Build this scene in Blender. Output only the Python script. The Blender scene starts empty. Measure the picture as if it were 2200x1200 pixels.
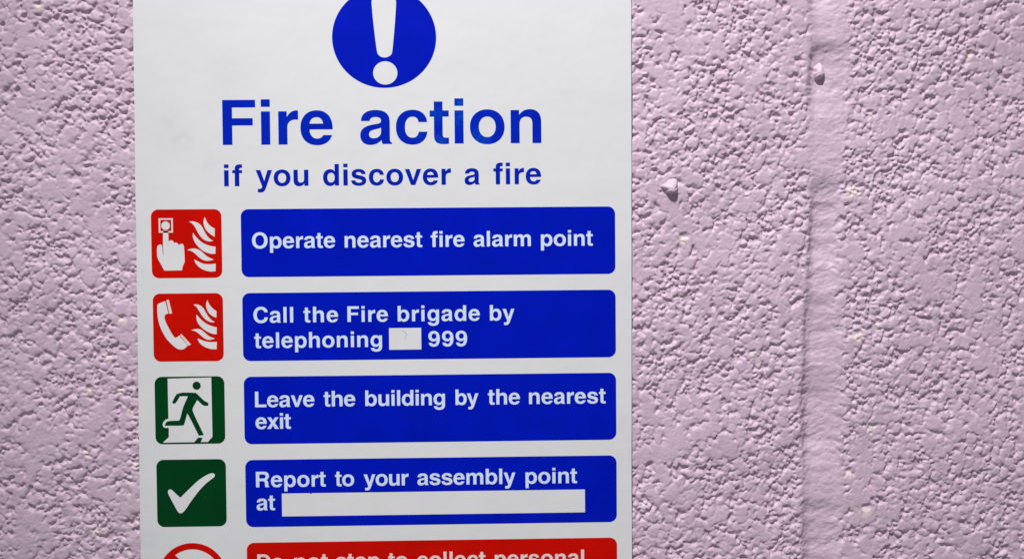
# A fire action notice fixed to a lilac-painted blockwork wall, seen close up.
# Wall coordinates: millimetres, X to the right, Y up, H out of the wall towards the viewer (0 = face of the sign).
import bpy, math
import numpy as np
from mathutils import Matrix, Vector

MM = 0.001
scene = bpy.context.scene

# ------------------------------------------------------------------ camera, world, lamp, exposure
def W(x, y, h=0.0):
    return Vector((x * MM, -h * MM, y * MM))

PITCH, YAW, ROLL, DIST = math.radians(1.35286), math.radians(1.07318), math.radians(0.48994), 358.57
rot = Matrix.Rotation(ROLL, 3, 'Z') @ Matrix.Rotation(PITCH, 3, 'X') @ Matrix.Rotation(YAW, 3, 'Y')   # wall -> camera
inv = rot.transposed()
B = Matrix(((1, 0, 0), (0, 0, -1), (0, 1, 0)))                                                       # wall -> world
cam_data = bpy.data.cameras.new('camera')
cam = bpy.data.objects.new('camera', cam_data)
scene.collection.objects.link(cam)
cam_data.sensor_fit = 'HORIZONTAL'
cam_data.sensor_width = 36.0
cam_data.lens = 18.0 / math.tan(math.radians(30))
cam_data.clip_start = 0.01
cam_data.clip_end = 50.0
m4 = (B @ inv).to_4x4()
m4.translation = B @ (inv @ Vector((0, 0, DIST * MM)))
cam.matrix_world = m4
scene.camera = cam

world = bpy.data.worlds.new('World')
scene.world = world
world.use_nodes = True
bg = world.node_tree.nodes['Background']
bg.inputs['Color'].default_value = (0.92, 0.95, 1.0, 1)
bg.inputs['Strength'].default_value = 0.172

def spot(name, at, target, watts, size_deg, blend, radius, color):
    d = bpy.data.lights.new(name, 'SPOT')
    d.energy = watts
    d.spot_size = math.radians(size_deg)
    d.spot_blend = blend
    d.shadow_soft_size = radius
    d.color = color
    o = bpy.data.objects.new(name, d)
    scene.collection.objects.link(o)
    o.location = W(*at)
    o.rotation_euler = (W(*target) - W(*at)).to_track_quat('-Z', 'Y').to_euler()
    return o

# the ceiling spotlight above and a little to the left, in front of the wall
spot('ceiling_spotlight', (-210, 1040, 690), (50, -40, 0), 80.0, 37.5, 1.0, 0.04, (1.0, 0.985, 0.985))

scene.view_settings.view_transform = 'Standard'
scene.view_settings.look = 'None'
scene.view_settings.exposure = 0.0
scene.view_settings.gamma = 1.0
scene.view_settings.use_curve_mapping = False
scene.cycles.filter_width = 1.5

# ------------------------------------------------------------------ helpers
def link(name, data, parent=None, label=None, cat=None, group=None, kind=None):
    o = bpy.data.objects.new(name, data)
    scene.collection.objects.link(o)
    if parent is not None:
        o.parent = parent
    for k, v in (('label', label), ('category', cat), ('group', group), ('kind', kind)):
        if v:
            o[k] = v
    return o

def new_mat(name):
    m = bpy.data.materials.new(name)
    m.use_nodes = True
    nt = m.node_tree
    return m, nt, nt.nodes['Principled BSDF']

def N(nt, kind, **kw):
    n = nt.nodes.new(kind)
    for k, v in kw.items():
        setattr(n, k, v)
    return n

def noise(nt, scale, detail=3.0, rough=0.55, coord='Object'):
    tc = N(nt, 'ShaderNodeTexCoord')
    t = N(nt, 'ShaderNodeTexNoise')
    t.inputs['Scale'].default_value = scale
    t.inputs['Detail'].default_value = detail
    t.inputs['Roughness'].default_value = rough
    nt.links.new(tc.outputs[coord], t.inputs['Vector'])
    return t

def ramp(nt, src, p0, p1, c0, c1):
    r = N(nt, 'ShaderNodeValToRGB')
    r.color_ramp.elements[0].position = p0
    r.color_ramp.elements[1].position = p1
    r.color_ramp.elements[0].color = (*c0, 1)
    r.color_ramp.elements[1].color = (*c1, 1)
    nt.links.new(src, r.inputs['Fac'])
    return r.outputs['Color']

def spots_mask(nt, spots):
    """soft round patches: spots = [(x, y, radius_mm, strength)] in wall millimetres, broken up with noise"""
    tc = N(nt, 'ShaderNodeTexCoord')
    total = None
    for x, y, r, s in spots:
        d = N(nt, 'ShaderNodeVectorMath', operation='DISTANCE')
        nt.links.new(tc.outputs['Object'], d.inputs[0])
        d.inputs[1].default_value = W(x, y)
        mr = N(nt, 'ShaderNodeMapRange', interpolation_type='SMOOTHSTEP')
        mr.inputs['From Min'].default_value = r * MM
        mr.inputs['From Max'].default_value = 0.0
        mr.inputs['To Min'].default_value = 0.0
        mr.inputs['To Max'].default_value = s
        nt.links.new(d.outputs['Value'], mr.inputs['Value'])
        if total is None:
            total = mr.outputs['Result']
        else:
            a = N(nt, 'ShaderNodeMath', operation='MAXIMUM')
            nt.links.new(total, a.inputs[0]); nt.links.new(mr.outputs['Result'], a.inputs[1])
            total = a.outputs['Value']
    return total

def mixc(nt, fac, a, b):
    m = N(nt, 'ShaderNodeMix', data_type='RGBA')
    for sock, v in ((m.inputs['Factor'], fac), (m.inputs['A'], a), (m.inputs['B'], b)):
        if isinstance(v, (int, float)):
            sock.default_value = v
        elif isinstance(v, tuple):
            sock.default_value = (*v, 1)
        else:
            nt.links.new(v, sock)
    return m.outputs['Result']

def mul(nt, a, b):
    n = N(nt, 'ShaderNodeMath', operation='MULTIPLY')
    nt.links.new(a, n.inputs[0])
    if isinstance(b, (int, float)):
        n.inputs[1].default_value = b
    else:
        nt.links.new(b, n.inputs[1])
    return n.outputs['Value']

# ------------------------------------------------------------------ materials
def ink(name, col, rough=0.42, vary=0.10):
    m, nt, p = new_mat(name)
    n = noise(nt, 70.0, 4.0, 0.6)
    lo = tuple(c * (1 - vary) for c in col)
    hi = tuple(min(1, c * (1 + vary)) for c in col)
    nt.links.new(ramp(nt, n.outputs['Fac'], 0.3, 0.7, lo, hi), p.inputs['Base Color'])
    p.inputs['Roughness'].default_value = rough
    p.inputs['Specular IOR Level'].default_value = 0.05
    return m

BLUE = (0.0, 0.0095, 0.50)
INK_BLUE = ink('blue_ink', BLUE)
HEAD_BLUE = (0.0005, 0.0185, 0.49)
INK_HEAD = ink('heading_blue_ink', (0.001, 0.017, 0.43))
INK_RED = ink('red_ink', (0.62, 0.0045, 0.001))
INK_GREEN = ink('green_ink', (0.001, 0.055, 0.0105))
INK_GREEN_DARK = ink('dark_green_ink', (0.001, 0.050, 0.0125))
WHITE_TEXT = ink('white_letter_print', (0.72, 0.83, 0.99), 0.45, 0.03)
WHITE_RED = ink('white_on_red_print', (0.86, 0.72, 0.71), 0.45, 0.05)
WHITE_ICON = ink('white_symbol_print', (0.79, 0.79, 0.80), 0.45, 0.03)
PENCIL = ink('faint_pencil', (0.68, 0.55, 0.60), 0.6, 0.1)
SPECK = ink('dark_speck', (0.004, 0.006, 0.06), 0.6, 0.1)

def heading_material():
    m, nt, p = new_mat('worn_blue_ink')
    n1 = noise(nt, 70.0, 4.0, 0.6)
    base = ramp(nt, n1.outputs['Fac'], 0.3, 0.7, tuple(c * 0.9 for c in HEAD_BLUE), tuple(c * 1.1 for c in HEAD_BLUE))
    mask = spots_mask(nt, [(-21.0, 71.2, 6.0, 0.9), (-21.0, 66.0, 6.5, 0.75), (-30.0, 67.0, 6.0, 0.6), (-28.5, 56.2, 4.5, 0.8),
                           (-12.0, 57.0, 6.5, 0.8), (-36.5, 59.0, 5.0, 0.35), (-9.0, 61.5, 5.0, 0.45), (-15.0, 71.0, 5.0, 0.35)])
    n2 = noise(nt, 620.0, 5.0, 0.65)
    fac = mul(nt, mask, ramp(nt, n2.outputs['Fac'], 0.36, 0.66, (0, 0, 0), (1, 1, 1)))
    nt.links.new(mixc(nt, fac, base, (0.003, 0.11, 0.56)), p.inputs['Base Color'])
    p.inputs['Roughness'].default_value = 0.42
    p.inputs['Specular IOR Level'].default_value = 0.05
    return m
HEADING = heading_material()

def panel_material():
    m, nt, p = new_mat('white_sign_plastic')
    n1 = noise(nt, 22.0, 5.0, 0.6)
    base = ramp(nt, n1.outputs['Fac'], 0.32, 0.68, (0.782, 0.787, 0.806), (0.805, 0.808, 0.822))
    n2 = noise(nt, 90.0, 4.0, 0.6)
    mask = spots_mask(nt, [(-131, 56, 9, 0.38), (-138, 62, 14, 0.22), (-120, 47, 10, 0.22), (-147, -108, 16, 0.3), (-60, 60, 9, 0.12),
                           (22, 80, 18, 0.1), (-139, -30, 10, 0.2), (-112, 84, 16, 0.18)])
    fac = mul(nt, mask, ramp(nt, n2.outputs['Fac'], 0.35, 0.7, (0, 0, 0), (1, 1, 1)))
    nt.links.new(mixc(nt, fac, base, (0.50, 0.51, 0.54)), p.inputs['Base Color'])
    p.inputs['Roughness'].default_value = 0.45
    p.inputs['Specular IOR Level'].default_value = 0.3
    b = N(nt, 'ShaderNodeBump')
    n3 = noise(nt, 34.0, 3.0, 0.5)
    b.inputs['Strength'].default_value = 0.25
    b.inputs['Distance'].default_value = 0.002
    nt.links.new(n3.outputs['Fac'], b.inputs['Height'])
    nt.links.new(b.outputs['Normal'], p.inputs['Normal'])
    return m
PANEL = panel_material()

def paint_material(name='lilac_masonry_paint', bare_mix=0.0):
    m, nt, p = new_mat(name)
    n1 = noise(nt, 14.0, 4.0, 0.6)
    base = ramp(nt, n1.outputs['Fac'], 0.3, 0.7, (0.625, 0.458, 0.575), (0.688, 0.522, 0.638))
    n2 = noise(nt, 260.0, 3.0, 0.6)
    base = mixc(nt, mul(nt, ramp(nt, n2.outputs['Fac'], 0.5, 0.75, (0, 0, 0), (1, 1, 1)), 0.22), base, (0.72, 0.60, 0.70))
    n3 = noise(nt, 38.0, 4.0, 0.6)
    base = mixc(nt, mul(nt, ramp(nt, n3.outputs['Fac'], 0.48, 0.72, (0, 0, 0), (1, 1, 1)), 0.22), base, (0.71, 0.56, 0.625))
    at = N(nt, 'ShaderNodeAttribute', attribute_name='bare')
    if bare_mix:
        base = mixc(nt, bare_mix, base, (0.90, 0.83, 0.84))
    base = mixc(nt, at.outputs['Fac'], base, (0.88, 0.745, 0.66))
    nt.links.new(base, p.inputs['Base Color'])
    p.inputs['Roughness'].default_value = 0.5
    p.inputs['Specular IOR Level'].default_value = 0.35
    return m
PAINT = paint_material()
PALE_PAINT = paint_material('thin_pale_paint', 0.12)

# ------------------------------------------------------------------ the wall: one height field, cut into two blocks and the joint
def perlin(x, y, seed):
    r = np.random.RandomState(seed)
    g = r.rand(256, 256) * 2 * np.pi
    gx, gy = np.cos(g).astype(np.float32), np.sin(g).astype(np.float32)
    xi, yi = np.floor(x).astype(np.int32), np.floor(y).astype(np.int32)
    xf, yf = (x - xi).astype(np.float32), (y - yi).astype(np.float32)
    def dot(ix, iy, fx, fy):
        a, b = ix & 255, iy & 255
        return gx[a, b] * fx + gy[a, b] * fy
    u, v = xf ** 3 * (xf * (xf * 6 - 15) + 10), yf ** 3 * (yf * (yf * 6 - 15) + 10)
    n00, n10 = dot(xi, yi, xf, yf), dot(xi + 1, yi, xf - 1, yf)
    n01, n11 = dot(xi, yi + 1, xf, yf - 1), dot(xi + 1, yi + 1, xf - 1, yf - 1)
    return (n00 * (1 - u) + n10 * u) * (1 - v) + (n01 * (1 - u) + n11 * u) * v

def fbm(x, y, lam, octs, seed, gain=0.5):
    s, a = 0, 1.0
    for i in range(octs):
        s = s + a * perlin(x / lam + 13.7 * i, y / lam + 7.3 * i, seed + i)
        lam *= 0.5; a *= gain
    return s

def sstep(a, b, x):
    t = np.clip((x - a) / (b - a), 0, 1)
    return t * t * (3 - 2 * t)

def axis(lo, d0, d1, hi, fine, coarse):
    return np.concatenate([np.arange(lo, d0, coarse), np.arange(d0, d1, fine), np.arange(d1, hi + coarse, coarse)]).astype(np.float32)

FINE = 0.31
XS = axis(-390, -216, 222, 400, FINE, 0.6)
YS = axis(-260, -126, 128, 260, FINE, 0.6)
GX, GY = np.meshgrid(XS, YS)
WX = GX + 1.0 * fbm(GX, GY, 5.0, 3, 11) + 0.35 * fbm(GX, GY, 1.6, 2, 15)
WY = GY + 1.0 * fbm(GX, GY, 5.0, 3, 31) + 0.35 * fbm(GX, GY, 1.6, 2, 35)
JOINT_L = [(-260, 117.6), (-111.7, 117.7), (-77.2, 118.3), (-48.6, 117.8), (-20, 118.9), (6.5, 120.3), (32.9, 121.6), (49.9, 119.6),
           (74.3, 120.3), (93.1, 121.6), (111.8, 120.7), (260, 121)]
JOINT_R = [(-260, 134), (-113.9, 133.7), (-77.4, 135.6), (-39.2, 135.6), (-1.2, 132.7), (27.2, 134.6), (55.5, 136.5), (87.4, 139.3),
           (111.7, 139.3), (260, 139)]
BARE = [(139.3, 34.3, 3.4), (146.4, 65.7, 1.6), (187.9, 89, 1.8), (141.3, -25, 2.6), (148, -63.2, 2.6), (137.5, -81.3, 2.0),
        (145.2, -96.8, 2.8), (70, 15.4, 2.2), (66.3, 38, 2.2), (-170.6, -43.4, 1.8), (-156.8, -15.4, 2.0), (-158.6, -43.5, 1.6),
        (-154.5, -52.6, 2.0), (-152.6, -73.7, 1.6), (-169, -100.9, 1.6), (-173, -68.7, 1.6), (-187.8, 110, 2.0), (98.3, -31.2, 1.5),
        (150, -20, 1.8), (-163, -30, 1.4)]

def wall_height():
    rng = np.random.RandomState(5)
    H = np.full(GX.shape, -3.2, np.float32)
    x0, x1, y0, y1 = XS[0], XS[-1], YS[0], YS[-1]
    area = (x1 - x0) * (y1 - y0)
    n = int(area / 1.9)
    px = rng.uniform(x0, x1, n).astype(np.float32)
    py = rng.uniform(y0, y1, n).astype(np.float32)
    # paste-rich and open-textured zones of the block
    zone = fbm(px, py, 26.0, 3, 77)
    rad = np.clip(rng.lognormal(math.log(1.22), 0.48, n), 0.6, 4.2)
    top = -np.abs(rng.normal(0, 0.42, n)) + 0.32 * zone + 0.0
    rad = rad * np.clip(1.0 + 0.5 * zone, 0.7, 1.6)
    asp = rng.uniform(0.62, 1.0, n); ang = rng.uniform(0, np.pi, n)
    ca, sa = np.cos(ang), np.sin(ang)
    tx, ty = rng.normal(0, 0.13, n), rng.normal(0, 0.16, n)      # facets lean every way
    for i in range(n):
        r = rad[i]
        a, b = np.searchsorted(XS, (px[i] - r - 1.6, px[i] + r + 1.6))
        c, d = np.searchsorted(YS, (py[i] - r - 1.6, py[i] + r + 1.6))
        if b - a < 2 or d - c < 2:
            continue
        dx = WX[c:d, a:b] - px[i]; dy = WY[c:d, a:b] - py[i]
        u = (dx * ca[i] + dy * sa[i]) / r; v = (-dx * sa[i] + dy * ca[i]) / (r * asp[i])
        q = u * u + v * v
        h = top[i] - 1.5 * q ** 2.2 + dx * tx[i] + dy * ty[i]
        h[q > 1.25] = -9
        sub = H[c:d, a:b]
        np.maximum(sub, h, out=sub)
    # faces of the grains are pressed flat by the mould and filled with paint
    lim = -0.10 + 0.15 * fbm(GX, GY, 9.0, 3, 5) + 0.13 * fbm(WX, WY, 4.2, 4, 25, 0.6)
    k = 0.10
    t = np.clip(0.5 + 0.5 * (H - lim) / k, 0, 1)
    H = (H * (1 - t) + lim * t - k * t * (1 - t)).astype(np.float32)
    H = np.maximum(H, -1.5 + 0.4 * fbm(GX, GY, 3.0, 2, 91))
    return H

def blur(H, it):
    for _ in range(it):
        H = H.copy()
        H[:, 1:-1] = 0.25 * H[:, :-2] + 0.5 * H[:, 1:-1] + 0.25 * H[:, 2:]
        H[1:-1] = 0.25 * H[:-2] + 0.5 * H[1:-1] + 0.25 * H[2:]
    return H

H = wall_height()
H = 0.90 * (0.2 * H + 0.8 * blur(H, 1))
H += 0.07 * fbm(GX, GY, 1.25, 2, 201, 0.7) + 0.10 * np.minimum(0, fbm(WX, WY, 2.4, 3, 221) + 0.12)
jl = np.interp(YS, *np.array(JOINT_L).T)[:, None] + 0.5 * fbm(GX * 0 + 3, GY, 3.0, 2, 41) + 0.6 * fbm(GX, GY, 3.5, 2, 42)
jr = np.interp(YS, *np.array(JOINT_R).T)[:, None] + 2.2 * fbm(GX, GY, 7.0, 3, 43)
into = sstep(-1.8, 2.4, GX - jl) * (1 - sstep(-4.0, 2.0, GX - jr))
deep = np.clip(0.75 + 1.0 * fbm(YS * 0 + 9, YS, 24.0, 3, 47), 0.25, 1.25)
deep = deep * (1 - 0.75 * np.exp(-((YS - 44.0) / 9.0) ** 2))          # a smear of mortar bridges the step here
deep = deep[:, None]
prof = -3.7 * deep * (0.30 * sstep(-2.2, 1.4, GX - jl + 0.5 * H) + 0.70 * sstep(-1.6, 4.6, GX - jl + 0.5 * fbm(GX, GY, 2.4, 3, 61))) * (1 - 0.8 * sstep(4.0, 20.0, GX - jl)) - 0.12
trail = fbm(GX * 0.55 + GY * 0.30, GY * 1.25 - GX * 0.42, 2.6, 5, 301, 0.7)
trail2 = fbm(GX * 0.5 - GY * 0.2, GY * 1.2 + GX * 0.15, 3.3, 4, 341, 0.65)
wgt = sstep(-0.25, 0.25, fbm(GX, GY, 22.0, 2, 351))
mortar = prof + 0.25 * (trail * wgt + trail2 * (1 - wgt)) + 0.16 * fbm(GX, GY, 8.0, 4, 311) + 0.05 * fbm(GX, GY, 1.2, 3, 321)
H = H * (1 - into) + (mortar * 0.85 + H * 0.15) * into
# the moulded faces are not quite flat
H = H - 1.5 * np.maximum(0, fbm(GX, GY, 48.0, 2, 401) + 0.25)
# a few deeper gouges seen on the face
for gx_, gy_, r_, dp in [(88.5, -98, 2.4, 1.8), (91.5, -107, 2.0, 1.8), (82.0, -12.0, 2.0, 1.4), (-150.5, 110.6, 3.4, 2.2), (170.0, 72.0, 2.4, 1.3), (-187, 21, 2.2, 1.3)]:
    d = np.hypot((WX - gx_) * 1.5, WY - gy_)
    H = H - dp * (1 - sstep(0.2, r_, d))
WALL_FACE = -0.36        # the grains' faces lie this far behind the face of the sign
for bx, by, br in BARE:      # paint has missed the far wall of these hollows
    d = np.hypot((WX - bx) * 0.75, (WY - by - 0.75 * br) * 1.3) / br
    H = H - 0.8 * (1 - sstep(0.2, 0.95, d))
bare = np.zeros_like(H)
for bx, by, br in BARE:
    d = np.hypot((GX - bx) * 0.8, (GY - by) * 1.15) / br
    d = d + 0.9 * fbm(GX, GY, 2.6, 3, 55)
    bare = np.maximum(bare, 1 - sstep(0.45, 0.95, d))
bare *= 0.62

def strip(name, parent, c0, c1, label=None):
    xs = GX[:, c0:c1]; ys = GY[:, c0:c1]; hs = H[:, c0:c1] + WALL_FACE
    r, c = xs.shape
    co = np.empty((r * c, 3), np.float32)
    co[:, 0] = xs.ravel() * MM; co[:, 1] = -hs.ravel() * MM; co[:, 2] = ys.ravel() * MM
    idx = np.arange(r * c, dtype=np.int32).reshape(r, c)
    quads = np.stack([idx[:-1, :-1], idx[:-1, 1:], idx[1:, 1:], idx[1:, :-1]], -1).reshape(-1, 4)
    me = bpy.data.meshes.new(name)
    me.vertices.add(len(co)); me.vertices.foreach_set('co', co.ravel())
    me.loops.add(quads.size); me.loops.foreach_set('vertex_index', quads.ravel())
    me.polygons.add(len(quads)); me.polygons.foreach_set('loop_start', np.arange(0, quads.size, 4, dtype=np.int32))
    me.polygons.foreach_set('use_smooth', np.ones(len(quads), bool))
    a = me.attributes.new('bare', 'FLOAT', 'POINT')
    a.data.foreach_set('value', np.ascontiguousarray(bare[:, c0:c1].ravel().astype(np.float32)))
    me.update(calc_edges=True)
    me.materials.append(PAINT)
    return link(name, me, parent, label)

wall = link('block_wall', None, label='rough lilac painted concrete block wall behind the fire notice', cat='wall')
cl, cr = int(np.searchsorted(XS, 120.0)), int(np.searchsorted(XS, 136.0))
strip('concrete_block', wall, 0, cl + 1, 'rough pitted lilac block carrying the sign')
strip('mortar_joint', wall, cl, cr + 1, 'smoother recessed vertical joint')
strip('concrete_block', wall, cr, len(XS), 'rough pitted lilac block right of the joint')

def height_at(x, y):
    return float(H[int(np.searchsorted(YS, y)), int(np.searchsorted(XS, x))]) + WALL_FACE

def blob(x, y, w, hgt, out, pts, seed, lean):
    """a lump of mortar stuck to the wall under the paint: outline pts in its own w/hgt, rising to an off-centre ridge"""
    n = 40; rings = 12
    ang = np.linspace(0, 2 * np.pi, n, endpoint=False)
    pa = np.array(pts, float)
    a0 = np.unwrap(np.arctan2(pa[:, 1], pa[:, 0])); rr = np.hypot(pa[:, 0], pa[:, 1])
    o = np.argsort(np.mod(a0, 2 * np.pi)); aa = np.mod(a0, 2 * np.pi)[o]; rr = rr[o]
    rad = np.interp(ang, np.r_[aa[-1] - 2 * np.pi, aa, aa[0] + 2 * np.pi], np.r_[rr[-1], rr, rr[0]])
    rng = np.random.RandomState(seed)
    base = height_at(x, y) - 1.6
    co, fc = [], []
    for k in range(rings):
        t = k / (rings - 1)
        s = 1 - t
        lift = (1 - s ** 2.8)
        for j in range(n):
            q = 1 + 0.10 * math.sin(3 * ang[j] + seed) * s + 0.07 * math.sin(7 * ang[j] + 2 * seed + 4 * t)
            px = math.cos(ang[j]) * rad[j] * s * q * w + lean[0] * t
            py = math.sin(ang[j]) * rad[j] * s * q * hgt + lean[1] * t
            co.append(W(x + px, y + py, base + (out + 1.6) * lift + 0.16 * math.sin(5 * ang[j] + 9 * t + seed) * t * (1 - t) * 3 + 0.03 * rng.randn()))
    for k in range(rings - 1):
        for j in range(n):
            a, b = k * n + j, k * n + (j + 1) % n
            fc.append((a, b, b + n, a + n))
    me = bpy.data.meshes.new('mortar_lump')
    me.from_pydata(co, [], fc)
    me.polygons.foreach_set('use_smooth', np.ones(len(fc), bool))
    me.materials.append(PALE_PAINT)
    return me

link('mortar_lump', blob(65.0, 36.4, 1.25, 1.2, 3.0, [(-4.6, 1.2), (-3.0, 2.4), (-1.2, 3.0), (0.8, 4.0), (2.2, 3.2), (2.3, 0.6), (1.6, -1.8), (0.1, -2.6), (-1.4, -2.2), (-2.8, -0.6)], 3, (0.2, -1.2)),
     wall, 'rounded lump of painted mortar near the sign')
link('mortar_lump', blob(126.6, 83.0, 1.2, 1.2, 2.8, [(-2.6, -1.6), (-2.4, 0.7), (-1.5, 2.8), (0.2, 4.3), (1.5, 3.2), (1.9, 0.9), (1.6, -1.4), (-.2, -2.5), (-1.6, -2.2)], 8, (-0.3, -0.8)),
     wall, 'small lump of painted mortar in the joint')

# ------------------------------------------------------------------ lettering: bold grotesque outlines drawn in units of 1/1000 em
def bez(path):
    """'M x y L x y C x1 y1 x2 y2 x y Z' -> list of closed contours"""
    tok = path.replace(',', ' ').split()
    out, cur, i, cmd = [], [], 0, None
    while i < len(tok):
        if tok[i] in 'MLCZ':
            cmd = tok[i]; i += 1
            if cmd == 'Z':
                out.append(cur); cur = []
            continue
        if cmd in 'ML':
            cur.append((float(tok[i]), float(tok[i + 1]))); i += 2
        else:
            p = [float(t) for t in tok[i:i + 6]]; i += 6
            x0_, y0_ = cur[-1]
            for k in range(1, 9):
                t = k / 8; s = 1 - t
                cur.append((s ** 3 * x0_ + 3 * s * s * t * p[0] + 3 * s * t * t * p[2] + t ** 3 * p[4],
                            s ** 3 * y0_ + 3 * s * s * t * p[1] + 3 * s * t * t * p[3] + t ** 3 * p[5]))
    return out

def ell(cx, cy, rx, ry, n=40, e=2.15):
    r = []
    for k in range(n):
        a = 2 * math.pi * k / n
        c, s = math.cos(a), math.sin(a)
        r.append((cx + rx * math.copysign(abs(c) ** (2 / e), c), cy + ry * math.copysign(abs(s) ** (2 / e), s)))
    return r

def box(x0_, y0_, x1_, y1_):
    return [(x0_, y0_), (x1_, y0_), (x1_, y1_), (x0_, y1_)]

def tf(cs, f):
    return [[f(x, y) for x, y in c] for c in cs]

G = {}
G['l'] = (278, [box(69, 0, 209, 718)])
G['i'] = (278, [box(69, 0, 209, 532), box(69, 606, 209, 725)])
G['F'] = (611, bez('M 76 0 L 226 0 226 310 546 310 546 425 226 425 226 598 587 598 587 718 76 718 Z'))
G['L'] = (611, bez('M 76 0 L 583 0 583 126 226 126 226 718 76 718 Z'))
G['r'] = (389, bez('M 64 0 L 204 0 204 276 C 204 362 256 400 340 400 C 352 400 364 399 373 397 L 373 543 C 367 546 360 546 352 546 C 286 546 230 508 197 440 L 197 532 64 532 Z'))
G['n'] = (611, bez('M 65 0 L 205 0 205 306 C 205 386 246 426 308 426 C 378 426 406 388 406 317 L 406 0 546 0 546 346 C 546 474 482 546 368 546 C 292 546 238 514 199 454 L 199 532 65 532 Z'))
G['h'] = (611, bez('M 65 0 L 205 0 205 306 C 205 386 246 426 308 426 C 378 426 406 388 406 317 L 406 0 546 0 546 346 C 546 474 482 546 368 546 C 296 546 244 518 205 464 L 205 718 65 718 Z'))
G['m'] = (889, bez('M 64 0 L 204 0 204 312 C 204 388 238 426 292 426 C 352 426 375 388 375 322 L 375 0 515 0 515 312 C 515 388 549 426 603 426 C 663 426 686 388 686 322 L 686 0 826 0 826 352 C 826 478 764 546 655 546 C 585 546 534 514 499 458 C 472 516 420 546 352 546 C 284 546 232 514 198 458 L 198 532 64 532 Z'))
G['u'] = (611, tf(G['n'][1], lambda x, y: (611 - x, 532 - y)))
G['o'] = (611, [ell(306, 266, 272, 280), ell(306, 266, 132, 166)])
G['c'] = (556, bez('M 524 348 C 512 472 428 546 296 546 C 136 546 34 440 34 264 C 34 92 136 -14 292 -14 C 424 -14 514 62 526 193 L 390 193 C 382 132 350 97 292 97 C 216 97 176 160 176 266 C 176 372 218 436 294 436 C 350 436 382 406 388 348 Z'))
G['e'] = (556, bez('M 526 240 C 534 428 440 546 278 546 C 124 546 23 436 23 262 C 23 92 124 -14 282 -14 C 400 -14 480 40 516 148 L 378 148 C 358 112 328 92 284 92 C 214 92 168 150 165 240 Z M 167 332 L 376 332 C 370 400 336 436 276 436 C 214 436 174 400 167 332 Z'))
G['a'] = (556, bez('M 527 0 L 527 17 C 500 30 492 50 492 88 L 492 362 C 492 486 412 546 270 546 C 132 546 46 484 42 370 L 178 370 C 184 412 212 434 268 434 C 328 434 356 412 356 374 C 356 336 330 328 262 318 C 110 296 29 250 29 138 C 29 40 94 -14 186 -14 C 256 -14 316 14 362 64 C 364 36 368 16 376 0 Z M 355 262 L 355 204 C 355 132 306 92 238 92 C 192 92 167 114 167 156 C 167 200 192 218 256 234 C 310 246 334 252 355 262 Z'))
G['t'] = (333, bez('M 309 -3 L 309 97 C 296 95 284 95 270 95 C 226 95 212 108 212 146 L 212 434 309 434 309 532 212 532 212 676 77 676 77 532 10 532 10 434 77 434 77 120 C 77 30 128 -8 222 -8 C 256 -8 284 -7 309 -3 Z'))
G['f'] = (333, bez('M 87 0 L 227 0 227 434 318 434 318 532 227 532 227 562 C 227 598 244 612 276 612 C 292 612 306 611 318 609 L 318 722 C 298 726 272 727 246 727 C 140 727 87 680 87 576 L 87 532 10 532 10 434 87 434 Z'))
def bowl(asc):
    return bez('M 551 0 L 551 %d 411 %d 411 470 C 376 520 328 546 266 546 C 126 546 34 432 34 268 C 34 104 126 -14 266 -14 C 334 -14 382 12 417 64 L 417 0 Z' % (asc, asc)) + [ell(293, 266, 119, 164)]
G['d'] = (611, bowl(718))
G['b'] = (611, tf(bowl(718), lambda x, y: (612 - x, y)))
G['p'] = (611, tf(bowl(739), lambda x, y: (612 - x, 532 - y)))
G['g'] = (611, bez('M 553 532 L 421 532 421 462 C 386 520 338 546 272 546 C 132 546 40 434 40 272 C 40 112 132 2 268 2 C 330 2 380 26 414 74 L 414 18 C 414 -64 372 -106 296 -106 C 232 -106 202 -84 192 -46 L 52 -46 C 62 -152 148 -217 294 -217 C 462 -217 553 -140 553 8 Z') + [ell(297, 272, 119, 154)])
G['s'] = (556, bez('M 502 374 C 492 486 414 546 272 546 C 136 546 46 482 46 378 C 46 288 108 244 240 216 C 346 194 380 182 380 144 C 380 110 342 90 282 90 C 210 90 172 116 166 168 L 30 168 C 34 52 124 -14 282 -14 C 430 -14 519 58 519 164 C 519 262 456 302 322 330 C 222 350 186 362 186 396 C 186 426 216 444 268 444 C 330 444 360 422 366 374 Z'))
G['v'] = (556, bez('M 13 532 L 162 532 281 162 396 532 543 532 349 0 207 0 Z'))
G['y'] = (556, bez('M 10 532 L 163 532 282 164 394 532 539 532 346 -36 C 306 -156 260 -214 160 -214 C 128 -214 98 -212 72 -208 L 72 -92 C 88 -94 104 -95 120 -95 C 172 -95 196 -76 208 -34 L 214 -10 Z'))
G['x'] = (556, bez('M 15 0 L 178 0 277 164 376 0 541 0 362 274 530 532 368 532 280 384 193 532 27 532 197 272 Z'))
G['O'] = (778, [ell(389, 359, 345, 378), ell(389, 359, 194, 250)])
G['C'] = (722, bez('M 680 484 C 662 640 548 737 380 737 C 176 737 44 588 44 358 C 44 128 176 -19 376 -19 C 552 -19 668 80 684 248 L 534 248 C 522 158 466 110 378 110 C 262 110 194 202 194 358 C 194 516 262 608 382 608 C 462 608 514 566 530 484 Z'))
G['D'] = (722, bez('M 76 0 L 340 0 C 560 0 685 136 685 358 C 685 582 560 718 340 718 L 76 718 Z M 226 124 L 226 594 330 594 C 468 594 535 512 535 358 C 535 206 468 124 330 124 Z'))
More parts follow.
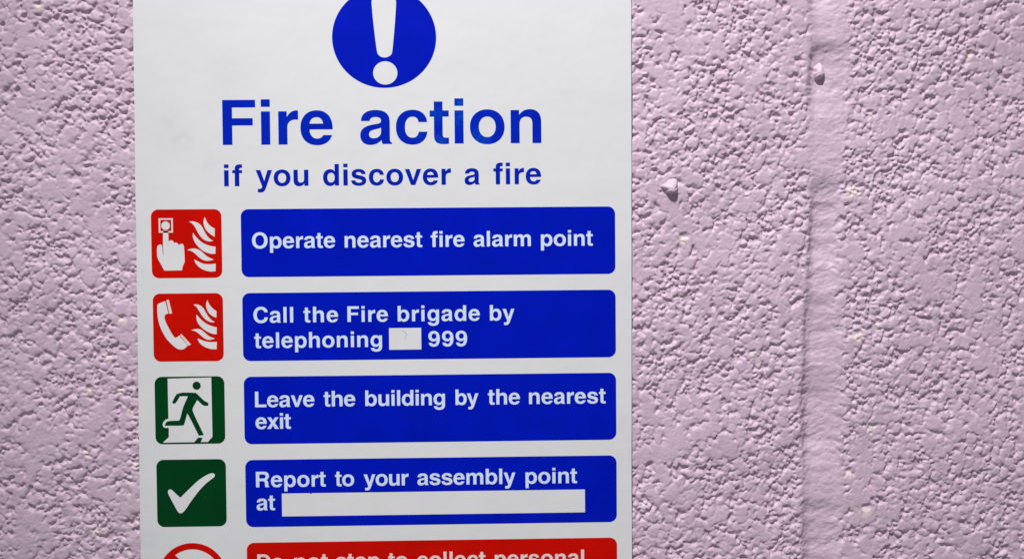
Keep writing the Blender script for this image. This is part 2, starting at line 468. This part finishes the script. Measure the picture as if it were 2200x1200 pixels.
G['R'] = (722, bez('M 76 0 L 226 0 226 282 372 282 C 446 282 474 252 474 180 C 474 110 476 40 494 0 L 666 0 666 22 C 640 34 630 58 628 120 C 626 246 606 306 530 338 C 614 368 658 430 658 520 C 658 640 582 718 436 718 L 76 718 Z M 226 404 L 226 594 404 594 C 476 594 508 562 508 500 C 508 436 474 404 404 404 Z'))
G['9'] = (556, bez('M 44 164 C 56 50 142 -19 262 -19 C 430 -19 522 120 522 356 C 522 584 434 710 268 710 C 128 710 30 612 30 468 C 30 326 120 226 250 226 C 308 226 352 248 384 290 C 376 162 336 98 264 98 C 218 98 190 122 182 164 Z') + [ell(274, 466, 106, 128)])

def flat(name, contours, h, mat, parent, thick=0.0, label=None):
    """a printed shape lying on the sign: closed contours in mm filled even-odd at height h"""
    cu = bpy.data.curves.new(name, 'CURVE')
    cu.dimensions = '2D'
    cu.fill_mode = 'BOTH' if thick else 'FRONT'
    cu.extrude = 0.0
    for c in contours:
        sp = cu.splines.new('POLY')
        sp.points.add(len(c) - 1)
        for q, (x, y) in zip(sp.points, c):
            q.co = (x, y, 0, 1)
        sp.use_cyclic_u = True
    tmp = bpy.data.objects.new(name + '_outline', cu)
    dg = bpy.context.evaluated_depsgraph_get()
    me = bpy.data.meshes.new_from_object(tmp, depsgraph=dg)
    bpy.data.objects.remove(tmp); bpy.data.curves.remove(cu)
    n = len(me.vertices)
    co = np.empty(n * 3, np.float32); me.vertices.foreach_get('co', co)
    co = co.reshape(-1, 3)
    out = np.empty_like(co)
    out[:, 0] = co[:, 0] * MM; out[:, 1] = -h * MM; out[:, 2] = co[:, 1] * MM
    me.vertices.foreach_set('co', out.ravel())
    me.name = name
    me.update()
    me.materials.clear(); me.materials.append(mat)
    return link(name, me, parent, label)

def lettering(words, base, em):
    """words = [(text, left, right)]; each set on the baseline and tracked out to its own width"""
    cs = []
    for text, left, right in words:
        adv = [G[ch][0] for ch in text]
        lsb = min(x for c in G[text[0]][1] for x, _ in c)
        last = max(x for c in G[text[-1]][1] for x, _ in c)
        inkw = sum(adv[:-1]) - lsb + last
        sx = 1.03 * em / 1000.0
        gaps = max(1, len(text) - 1)
        track = ((right - left) - inkw * sx) / gaps
        lim = 0.035 * em
        if abs(track) > lim:                       # too far for spacing alone: widen the letters for the rest
            track = math.copysign(lim, track)
            sx = ((right - left) - track * gaps) / inkw
        x = left - lsb * sx
        for ch, ad in zip(text, adv):
            cs += [[(x + px * sx, base + py * em / 1000.0) for px, py in c] for c in G[ch][1]]
            x += ad * sx + track
    return cs

def rrect(x0_, y0_, x1_, y1_, r, n=10):
    out = []
    for cx, cy, a0 in ((x1_ - r, y1_ - r, 0), (x0_ + r, y1_ - r, 90), (x0_ + r, y0_ + r, 180), (x1_ - r, y0_ + r, 270)):
        for k in range(n + 1):
            a = math.radians(a0 + 90 * k / n)
            out.append((cx + r * math.cos(a), cy + r * math.sin(a)))
    return out

def smooth(pts, it=2, keep=52):
    """Chaikin corner cutting that leaves sharp corners alone"""
    for _ in range(it):
        n = len(pts); out = []
        sharp = []
        for i in range(n):
            a, b, c = pts[i - 1], pts[i], pts[(i + 1) % n]
            u = math.atan2(b[1] - a[1], b[0] - a[0]); v = math.atan2(c[1] - b[1], c[0] - b[0])
            d = abs((v - u + math.pi) % (2 * math.pi) - math.pi)
            sharp.append(math.degrees(d) > keep)
        for i in range(n):
            b, c = pts[i], pts[(i + 1) % n]
            if sharp[i]:
                out.append(b)
            else:
                out.append((b[0] * .75 + c[0] * .25, b[1] * .75 + c[1] * .25))
            if not sharp[(i + 1) % n]:
                out.append((b[0] * .25 + c[0] * .75, b[1] * .25 + c[1] * .75))
        pts = out
    return pts

def ellipse(cx, cy, rx, ry, n=96):
    return [(cx + rx * math.cos(2 * math.pi * k / n), cy + ry * math.sin(2 * math.pi * k / n)) for k in range(n)]
SHAPES={
 'hand':[(-139.61,20.73),(-137.63,20.71),(-137.58,18.23),(-137.56,16.48),(-137.26,16.61),(-136.81,16.98),(-136.14,16.92),(-135.58,16.34),(-135.42,15.72),(-135.04,16.02),(-134.30,15.96),(-133.70,15.33),(-133.46,14.91),(-133.08,15.33),(-132.21,15.57),(-131.60,15.07),(-131.38,13.20),(-131.30,10.71),(-131.27,8.47),(-131.35,7.97),(-132.12,6.48),(-132.39,4.87),(-139.44,4.80),(-139.92,5.68),(-140.88,7.56),(-142.12,9.81),(-142.29,11.80),(-142.20,14.04),(-141.86,14.90),(-141.11,15.32),(-140.37,15.12),(-140.09,14.52),(-139.93,11.03),(-139.68,11.03),(-139.80,14.26),(-139.80,18.24)],
 'f1':[(-123.00,26.12),(-123.52,24.83),(-123.54,23.58),(-123.07,21.84),(-122.11,20.34),(-120.65,19.08),(-119.18,18.13),(-119.07,21.43),(-120.59,22.32),(-121.69,23.32),(-122.41,24.69)],
 'f2':[(-129.34,24.32),(-127.99,23.62),(-126.90,22.12),(-125.83,19.87),(-124.86,18.37),(-123.65,17.12),(-122.18,16.41),(-120.94,16.30),(-119.75,16.54),(-121.29,17.47),(-122.38,18.85),(-123.34,20.60),(-124.30,22.60),(-125.52,23.72),(-126.99,24.31),(-128.22,24.49)],
 'f3':[(-127.76,19.94),(-127.96,18.40),(-127.37,16.40),(-126.16,14.65),(-124.46,12.89),(-122.25,11.75),(-120.53,11.32),(-118.99,11.40),(-118.89,14.22),(-120.48,14.40),(-122.45,14.99),(-124.41,16.00),(-126.11,17.64),(-127.08,18.76)],
 'f4':[(-130.28,12.89),(-128.67,12.68),(-127.20,11.67),(-125.74,10.16),(-124.28,9.03),(-122.55,8.52),(-120.82,8.68),(-119.70,9.07),(-121.29,9.75),(-122.77,10.64),(-124.23,12.14),(-125.69,13.15),(-127.17,13.61),(-128.66,13.55)],
 'f5':[(-127.49,9.23),(-127.14,7.93),(-126.05,6.43),(-124.34,5.17),(-122.13,4.40),(-120.39,4.26),(-119.03,4.42),(-118.91,7.41),(-120.59,7.26),(-122.58,7.20),(-124.30,7.54),(-126.02,8.42)],
 'phone':[(-142.46,-8.81),(-141.65,-8.20),(-139.36,-7.40),(-138.83,-9.35),(-138.37,-11.60),(-138.06,-12.30),(-139.38,-12.84),(-139.72,-13.58),(-139.67,-14.83),(-138.84,-16.84),(-137.64,-19.10),(-136.44,-21.36),(-135.59,-22.24),(-134.71,-21.88),(-133.91,-21.34),(-132.99,-22.52),(-131.65,-24.03),(-130.61,-25.30),(-131.57,-26.29),(-132.69,-26.95),(-134.06,-26.94),(-135.29,-26.37),(-136.99,-24.85),(-138.70,-23.09),(-140.14,-20.82),(-141.34,-18.31),(-142.16,-15.56),(-142.53,-12.81),(-142.56,-10.31)],
 'cap1':[(-138.91,-7.10),(-137.92,-6.81),(-136.65,-12.31),(-137.70,-12.55),(-138.23,-10.35)],
 'cap2':[(-133.71,-21.14),(-133.11,-20.64),(-129.31,-24.93),(-130.26,-25.42),(-132.01,-23.28)],
 'g1':[(-122.44,-7.13),(-123.08,-8.38),(-123.05,-9.75),(-122.63,-11.25),(-121.79,-12.63),(-120.44,-13.77),(-119.01,-14.29),(-118.92,-11.66),(-120.15,-10.78),(-121.24,-9.64),(-122.09,-8.38)],
 'g2':[(-128.17,-8.95),(-126.95,-9.71),(-125.98,-11.34),(-124.90,-13.23),(-123.68,-14.74),(-122.21,-15.75),(-120.73,-16.22),(-119.61,-16.03),(-120.96,-15.27),(-122.06,-14.01),(-123.15,-12.25),(-124.11,-10.36),(-125.33,-9.23),(-126.81,-8.76)],
 'g3':[(-126.93,-12.91),(-127.10,-14.21),(-126.56,-16.21),(-125.47,-17.72),(-123.76,-19.24),(-121.79,-20.38),(-120.06,-20.90),(-119.02,-20.91),(-118.93,-18.16),(-120.51,-17.77),(-122.48,-17.00),(-124.20,-15.86),(-125.66,-14.47)],
 'g4':[(-129.16,-19.18),(-127.48,-19.58),(-126.14,-20.59),(-124.79,-21.85),(-123.32,-22.99),(-121.59,-23.21),(-119.72,-22.66),(-121.20,-22.14),(-122.55,-21.38),(-123.77,-20.24),(-125.00,-19.10),(-126.23,-18.66),(-127.72,-18.75)],
 'g5':[(-126.67,-22.51),(-126.32,-23.84),(-125.10,-25.23),(-123.38,-26.25),(-121.40,-26.89),(-119.17,-26.99),(-118.97,-23.99),(-120.61,-24.07),(-122.35,-24.00),(-124.08,-23.61),(-125.56,-22.97)],
 'door':[(-138.92,-38.60),(-121.47,-38.29),(-121.36,-62.27),(-123.26,-64.31),(-141.29,-64.41),(-138.84,-62.18),(-138.82,-58.41),(-140.07,-58.47),(-140.93,-58.14),(-141.28,-57.00),(-140.89,-56.00),(-139.88,-55.01),(-138.88,-54.77)],
 'figure':[(-134.98,-44.23),(-127.90,-44.31),(-127.17,-44.87),(-124.48,-47.66),(-123.49,-48.18),(-122.75,-48.56),(-122.90,-49.69),(-124.64,-49.67),(-125.50,-49.03),(-127.21,-47.26),(-128.74,-49.87),(-129.26,-51.12),(-129.02,-51.88),(-127.83,-54.90),(-125.91,-58.95),(-124.83,-61.48),(-126.83,-61.70),(-127.91,-59.43),(-129.83,-55.38),(-131.27,-52.60),(-131.67,-53.85),(-132.59,-57.11),(-133.10,-57.60),(-140.42,-57.52),(-140.03,-56.52),(-139.27,-55.65),(-134.55,-55.53),(-134.03,-54.33),(-132.97,-50.32),(-132.20,-48.58),(-130.90,-45.71),(-134.13,-45.67),(-135.54,-48.16),(-136.54,-48.78),(-137.28,-48.27),(-136.50,-46.52)],
 'shadow_piece':[(-127.09,-62.50),(-125.35,-62.60),(-126.25,-64.60),(-128.99,-64.64)],
 'tick':[(-139.65,-84.32),(-139.39,-83.56),(-138.64,-83.25),(-137.90,-83.58),(-136.55,-84.99),(-134.84,-86.65),(-134.34,-86.53),(-133.07,-85.16),(-131.05,-83.30),(-128.77,-81.06),(-126.50,-79.20),(-124.23,-77.84),(-122.48,-77.06),(-121.35,-76.92),(-120.62,-77.51),(-120.76,-78.52),(-122.02,-79.39),(-124.04,-80.87),(-126.31,-83.11),(-128.60,-85.85),(-130.64,-88.60),(-132.43,-91.35),(-133.57,-92.59),(-134.33,-93.09),(-135.08,-93.08),(-135.81,-92.44),(-136.89,-90.28),(-138.34,-87.48),(-139.42,-85.33)],
}

# ------------------------------------------------------------------ the sign
sign = link('fire_action_sign', None, label='white fire action notice with blue heading, symbols and instruction bars, fixed to the lilac wall', cat='sign')

def panel_mesh():
    cor = [(-151.2, -141.0), (47.9, -141.0), (49.1, 128.0), (-150.05, 128.0)]
    nx, ny = 60, 80
    # outline walked round with small rounded edges: front face at 0, back at -0.34
    def q(u, v):
        a = [(1 - u) * cor[0][k] + u * cor[1][k] for k in (0, 1)]
        b = [(1 - u) * cor[3][k] + u * cor[2][k] for k in (0, 1)]
        return [(1 - v) * a[k] + v * b[k] for k in (0, 1)]
    loop = [q(k / nx, 0) for k in range(nx)] + [q(1, k / ny) for k in range(ny)] + [q(1 - k / nx, 1) for k in range(nx)] + [q(0, 1 - k / ny) for k in range(ny)]
    rng = np.random.RandomState(4)
    m = len(loop)
    wob = np.convolve(np.r_[rng.randn(m), rng.randn(6)], np.ones(7) / 7, 'valid') * 0.10
    cx, cy = -51, -6.5
    rings = []
    for inset, h in ((0.0, -0.34), (0.0, -0.14), (0.05, -0.05), (0.16, 0.0)):
        r = []
        for (x, y), w_ in zip(loop, wob):
            nx_, ny_ = (1 if x > 40 else -1 if x < -140 else 0), (1 if y > 120 else -1 if y < -135 else 0)
            r.append(W(x + nx_ * (w_ - inset), y + ny_ * (w_ - inset), h))
        rings.append(r)
    co = [p for r in rings for p in r]
    fc = []
    for k in range(3):
        for j in range(m):
            a, b = k * m + j, k * m + (j + 1) % m
            fc.append((a, b, b + m, a + m))
    fc.append(tuple(range(3 * m, 4 * m)))
    fc.append(tuple(reversed(range(0, m))))
    me = bpy.data.meshes.new('panel')
    me.from_pydata(co, [], fc)
    me.materials.append(PANEL)
    return me
link('panel', panel_mesh(), sign)

L1, L2, L3 = 0.05, 0.10, 0.15
# mandatory disc with its exclamation mark
disc = flat('mandatory_disc', [ellipse(-50.4, 97.35, 20.8, 20.1)], L1, INK_BLUE, sign)
stem = [(-47.1, 91.7), (-45.35, 110.6), (-45.7, 113.0), (-47.2, 114.6), (-50.35, 115.1), (-53.4, 114.6), (-55.0, 113.0), (-55.4, 110.6), (-53.45, 91.5),
        (-52.7, 90.2), (-51.6, 89.5), (-50.2, 89.25), (-48.9, 89.55), (-47.7, 90.3)]
flat('exclamation_mark', [smooth(stem, 2, 70), ellipse(-50.12, 83.15, 4.85, 4.63)], L2, WHITE_ICON, disc)

flat('heading_lettering', lettering([('Fire', -115.35, -71.43), ('action', -60.45, 12.32)], 54.85, 24.9), L1, HEADING, sign)
flat('subheading_lettering', lettering([('if', -115.04, -107.82), ('you', -102.44, -81.41), ('discover', -75.56, -24.21), ('a', -18.78, -12.55), ('fire', -7.15, 12.09)], 38.35, 12.0), L1, INK_HEAD, sign)

ROWS = [(29.13, 1.93), (-4.5, -31.84), (-38.2, -65.44), (-71.86, -99.1), (-105.5, -132.7)]
TEXT = [
    [(13.4, [('Operate', -104.29, -71.05), ('nearest', -67.22, -36.08), ('fire', -32.62, -19.02), ('alarm', -15.38, 7.74), ('point', 11.81, 32.82)])],
    [(-16.5, [('Call', -104.19, -88.26), ('the', -84.15, -70.25), ('Fire', -66.49, -50.21), ('brigade', -46.28, -13.13), ('by', -9.06, 0.83)]),
     (-26.69, [('telephoning', -104.01, -52.7), ('999', -34.01, -18.36)])],
    [(-50.55, [('Leave', -104.08, -80.23), ('the', -76.52, -63.78), ('building', -59.74, -27.56), ('by', -23.31, -14.03), ('the', -10.17, 2.8), ('nearest', 6.47, 37.62)]),
     (-59.35, [('exit', -104.03, -89.81)])],
    [(-82.95, [('Report', -104.2, -76.08), ('to', -72.34, -64.64), ('your', -60.79, -42.66), ('assembly', -39.06, 0.71), ('point', 4.8, 25.76)]),
     (-92.31, [('at', -104.08, -96.66)])],
    [(-116.5, [('Do', -104.15, -93.64), ('not', -89.23, -75.78), ('stop', -72.49, -54.68), ('to', -51.29, -43.36), ('collect', -39.59, -11.78), ('personal', -7.99, 28.46)])],
]
BAR_LABELS = ['blue bar about the fire alarm point', 'blue bar about calling the fire brigade', 'blue bar about leaving the building',
              'blue bar about the assembly point', 'red bar about personal belongings, cut by the frame']
for k, ((yt, yb), lines) in enumerate(zip(ROWS, TEXT)):
    xl = -108.66 + 0.08 * k
    bar = flat('instruction_bar', [rrect(xl, yb, 41.93, yt, 3.0)], L1, INK_RED if k == 4 else INK_BLUE, sign, label=BAR_LABELS[k])
    for base, words in lines:
        flat('lettering', lettering(words, base, 8.75), L2, WHITE_RED if k == 4 else WHITE_TEXT, bar)
    if k == 1:
        bx = flat('number_box', [box(-49.85, -27.9, -36.87, -19.15)], L2, WHITE_ICON, bar)
        flat('pencil_mark', [smooth([(-44.6, -20.2), (-43.3, -20.6), (-42.6, -21.6), (-43.2, -23.2), (-43.7, -24.4), (-43.3, -23.0), (-42.9, -21.7), (-43.5, -20.9), (-44.5, -20.5)], 1)], L3, PENCIL, bx)
    if k == 3:
        bx = flat('write_in_box', [box(-93.88, -94.95, 28.95, -85.62)], L2, WHITE_ICON, bar)
        flat('ink_speck', [smooth([(-82.5, -85.7), (-82.2, -85.45), (-81.9, -85.6), (-81.9, -85.9), (-82.3, -85.9)], 1)], L3, SPECK, bx)

IR = 2.9
def icon(k, mat, label):
    xl = -144.45 + 0.13 * k
    yt = (29.25, -4.4, -37.83, -71.33)[k]
    yb = (1.8, -31.7, -65.03, -98.56)[k]
    return flat('symbol_tile', [rrect(xl, yb, -116.38 + 0.05 * k, yt, IR)], L1, mat, sign, label=label)

t = icon(0, INK_RED, 'red tile with a finger pressing an alarm button')
flat('call_point_frame', [box(-141.42, 19.95, -135.72, 25.76), box(-140.72, 20.62, -136.40, 25.08)], L2, WHITE_RED, t)
flat('hand', [smooth(SHAPES['hand'], 1, 60)], L2, WHITE_ICON, t)
flat('button', [ellipse(-138.63, 22.76, 1.72, 1.74, 40)], L3, WHITE_ICON, t)
for f in ('f1', 'f2', 'f3', 'f4', 'f5'):
    flat('flame', [smooth(SHAPES[f])], L2, WHITE_ICON, t)
t = icon(1, INK_RED, 'red tile with a telephone handset')
flat('handset', [smooth(SHAPES['phone'], 2, 40)], L2, WHITE_ICON, t)
for f in ('cap1', 'cap2'):
    flat('handset_cap', [SHAPES[f]], L2, WHITE_RED, t)
for f in ('g1', 'g2', 'g3', 'g4', 'g5'):
    flat('flame', [smooth(SHAPES[f])], L2, WHITE_ICON, t)
t = icon(2, INK_GREEN, 'green tile with a figure running through a doorway')
d = flat('doorway', [SHAPES['door']], L2, WHITE_ICON, t)
flat('running_figure', [smooth(SHAPES['figure'], 1, 60), ellipse(-127.36, -41.53, 1.64, 1.66, 40)], L3, INK_GREEN_DARK, d)
flat('printed_shadow', [SHAPES['shadow_piece']], L3, INK_GREEN_DARK, d)  # the pictogram's own shadow below the running foot, printed in dark green
t = icon(3, INK_GREEN_DARK, 'green tile with a white tick')
flat('tick', [smooth(SHAPES['tick'])], L2, WHITE_ICON, t)

# prohibition ring, mostly below the frame
cx, cy, ro, ri = -130.35, -118.8, 13.75, 11.2
ring = flat('prohibition_ring', [ellipse(cx, cy, ro, ro * 0.985), ellipse(cx, cy, ri, ri * 0.985)], L1, INK_RED, sign)
s = math.sqrt(0.5)
hw, hl = 1.35, 11.6
flat('slash', [[(cx + s * (-hl) + s * hw, cy + s * hl + s * hw), (cx + s * hl + s * hw, cy - s * hl + s * hw),
                (cx + s * hl - s * hw, cy - s * hl - s * hw), (cx - s * hl - s * hw, cy + s * hl - s * hw)]], L2, INK_RED, ring)
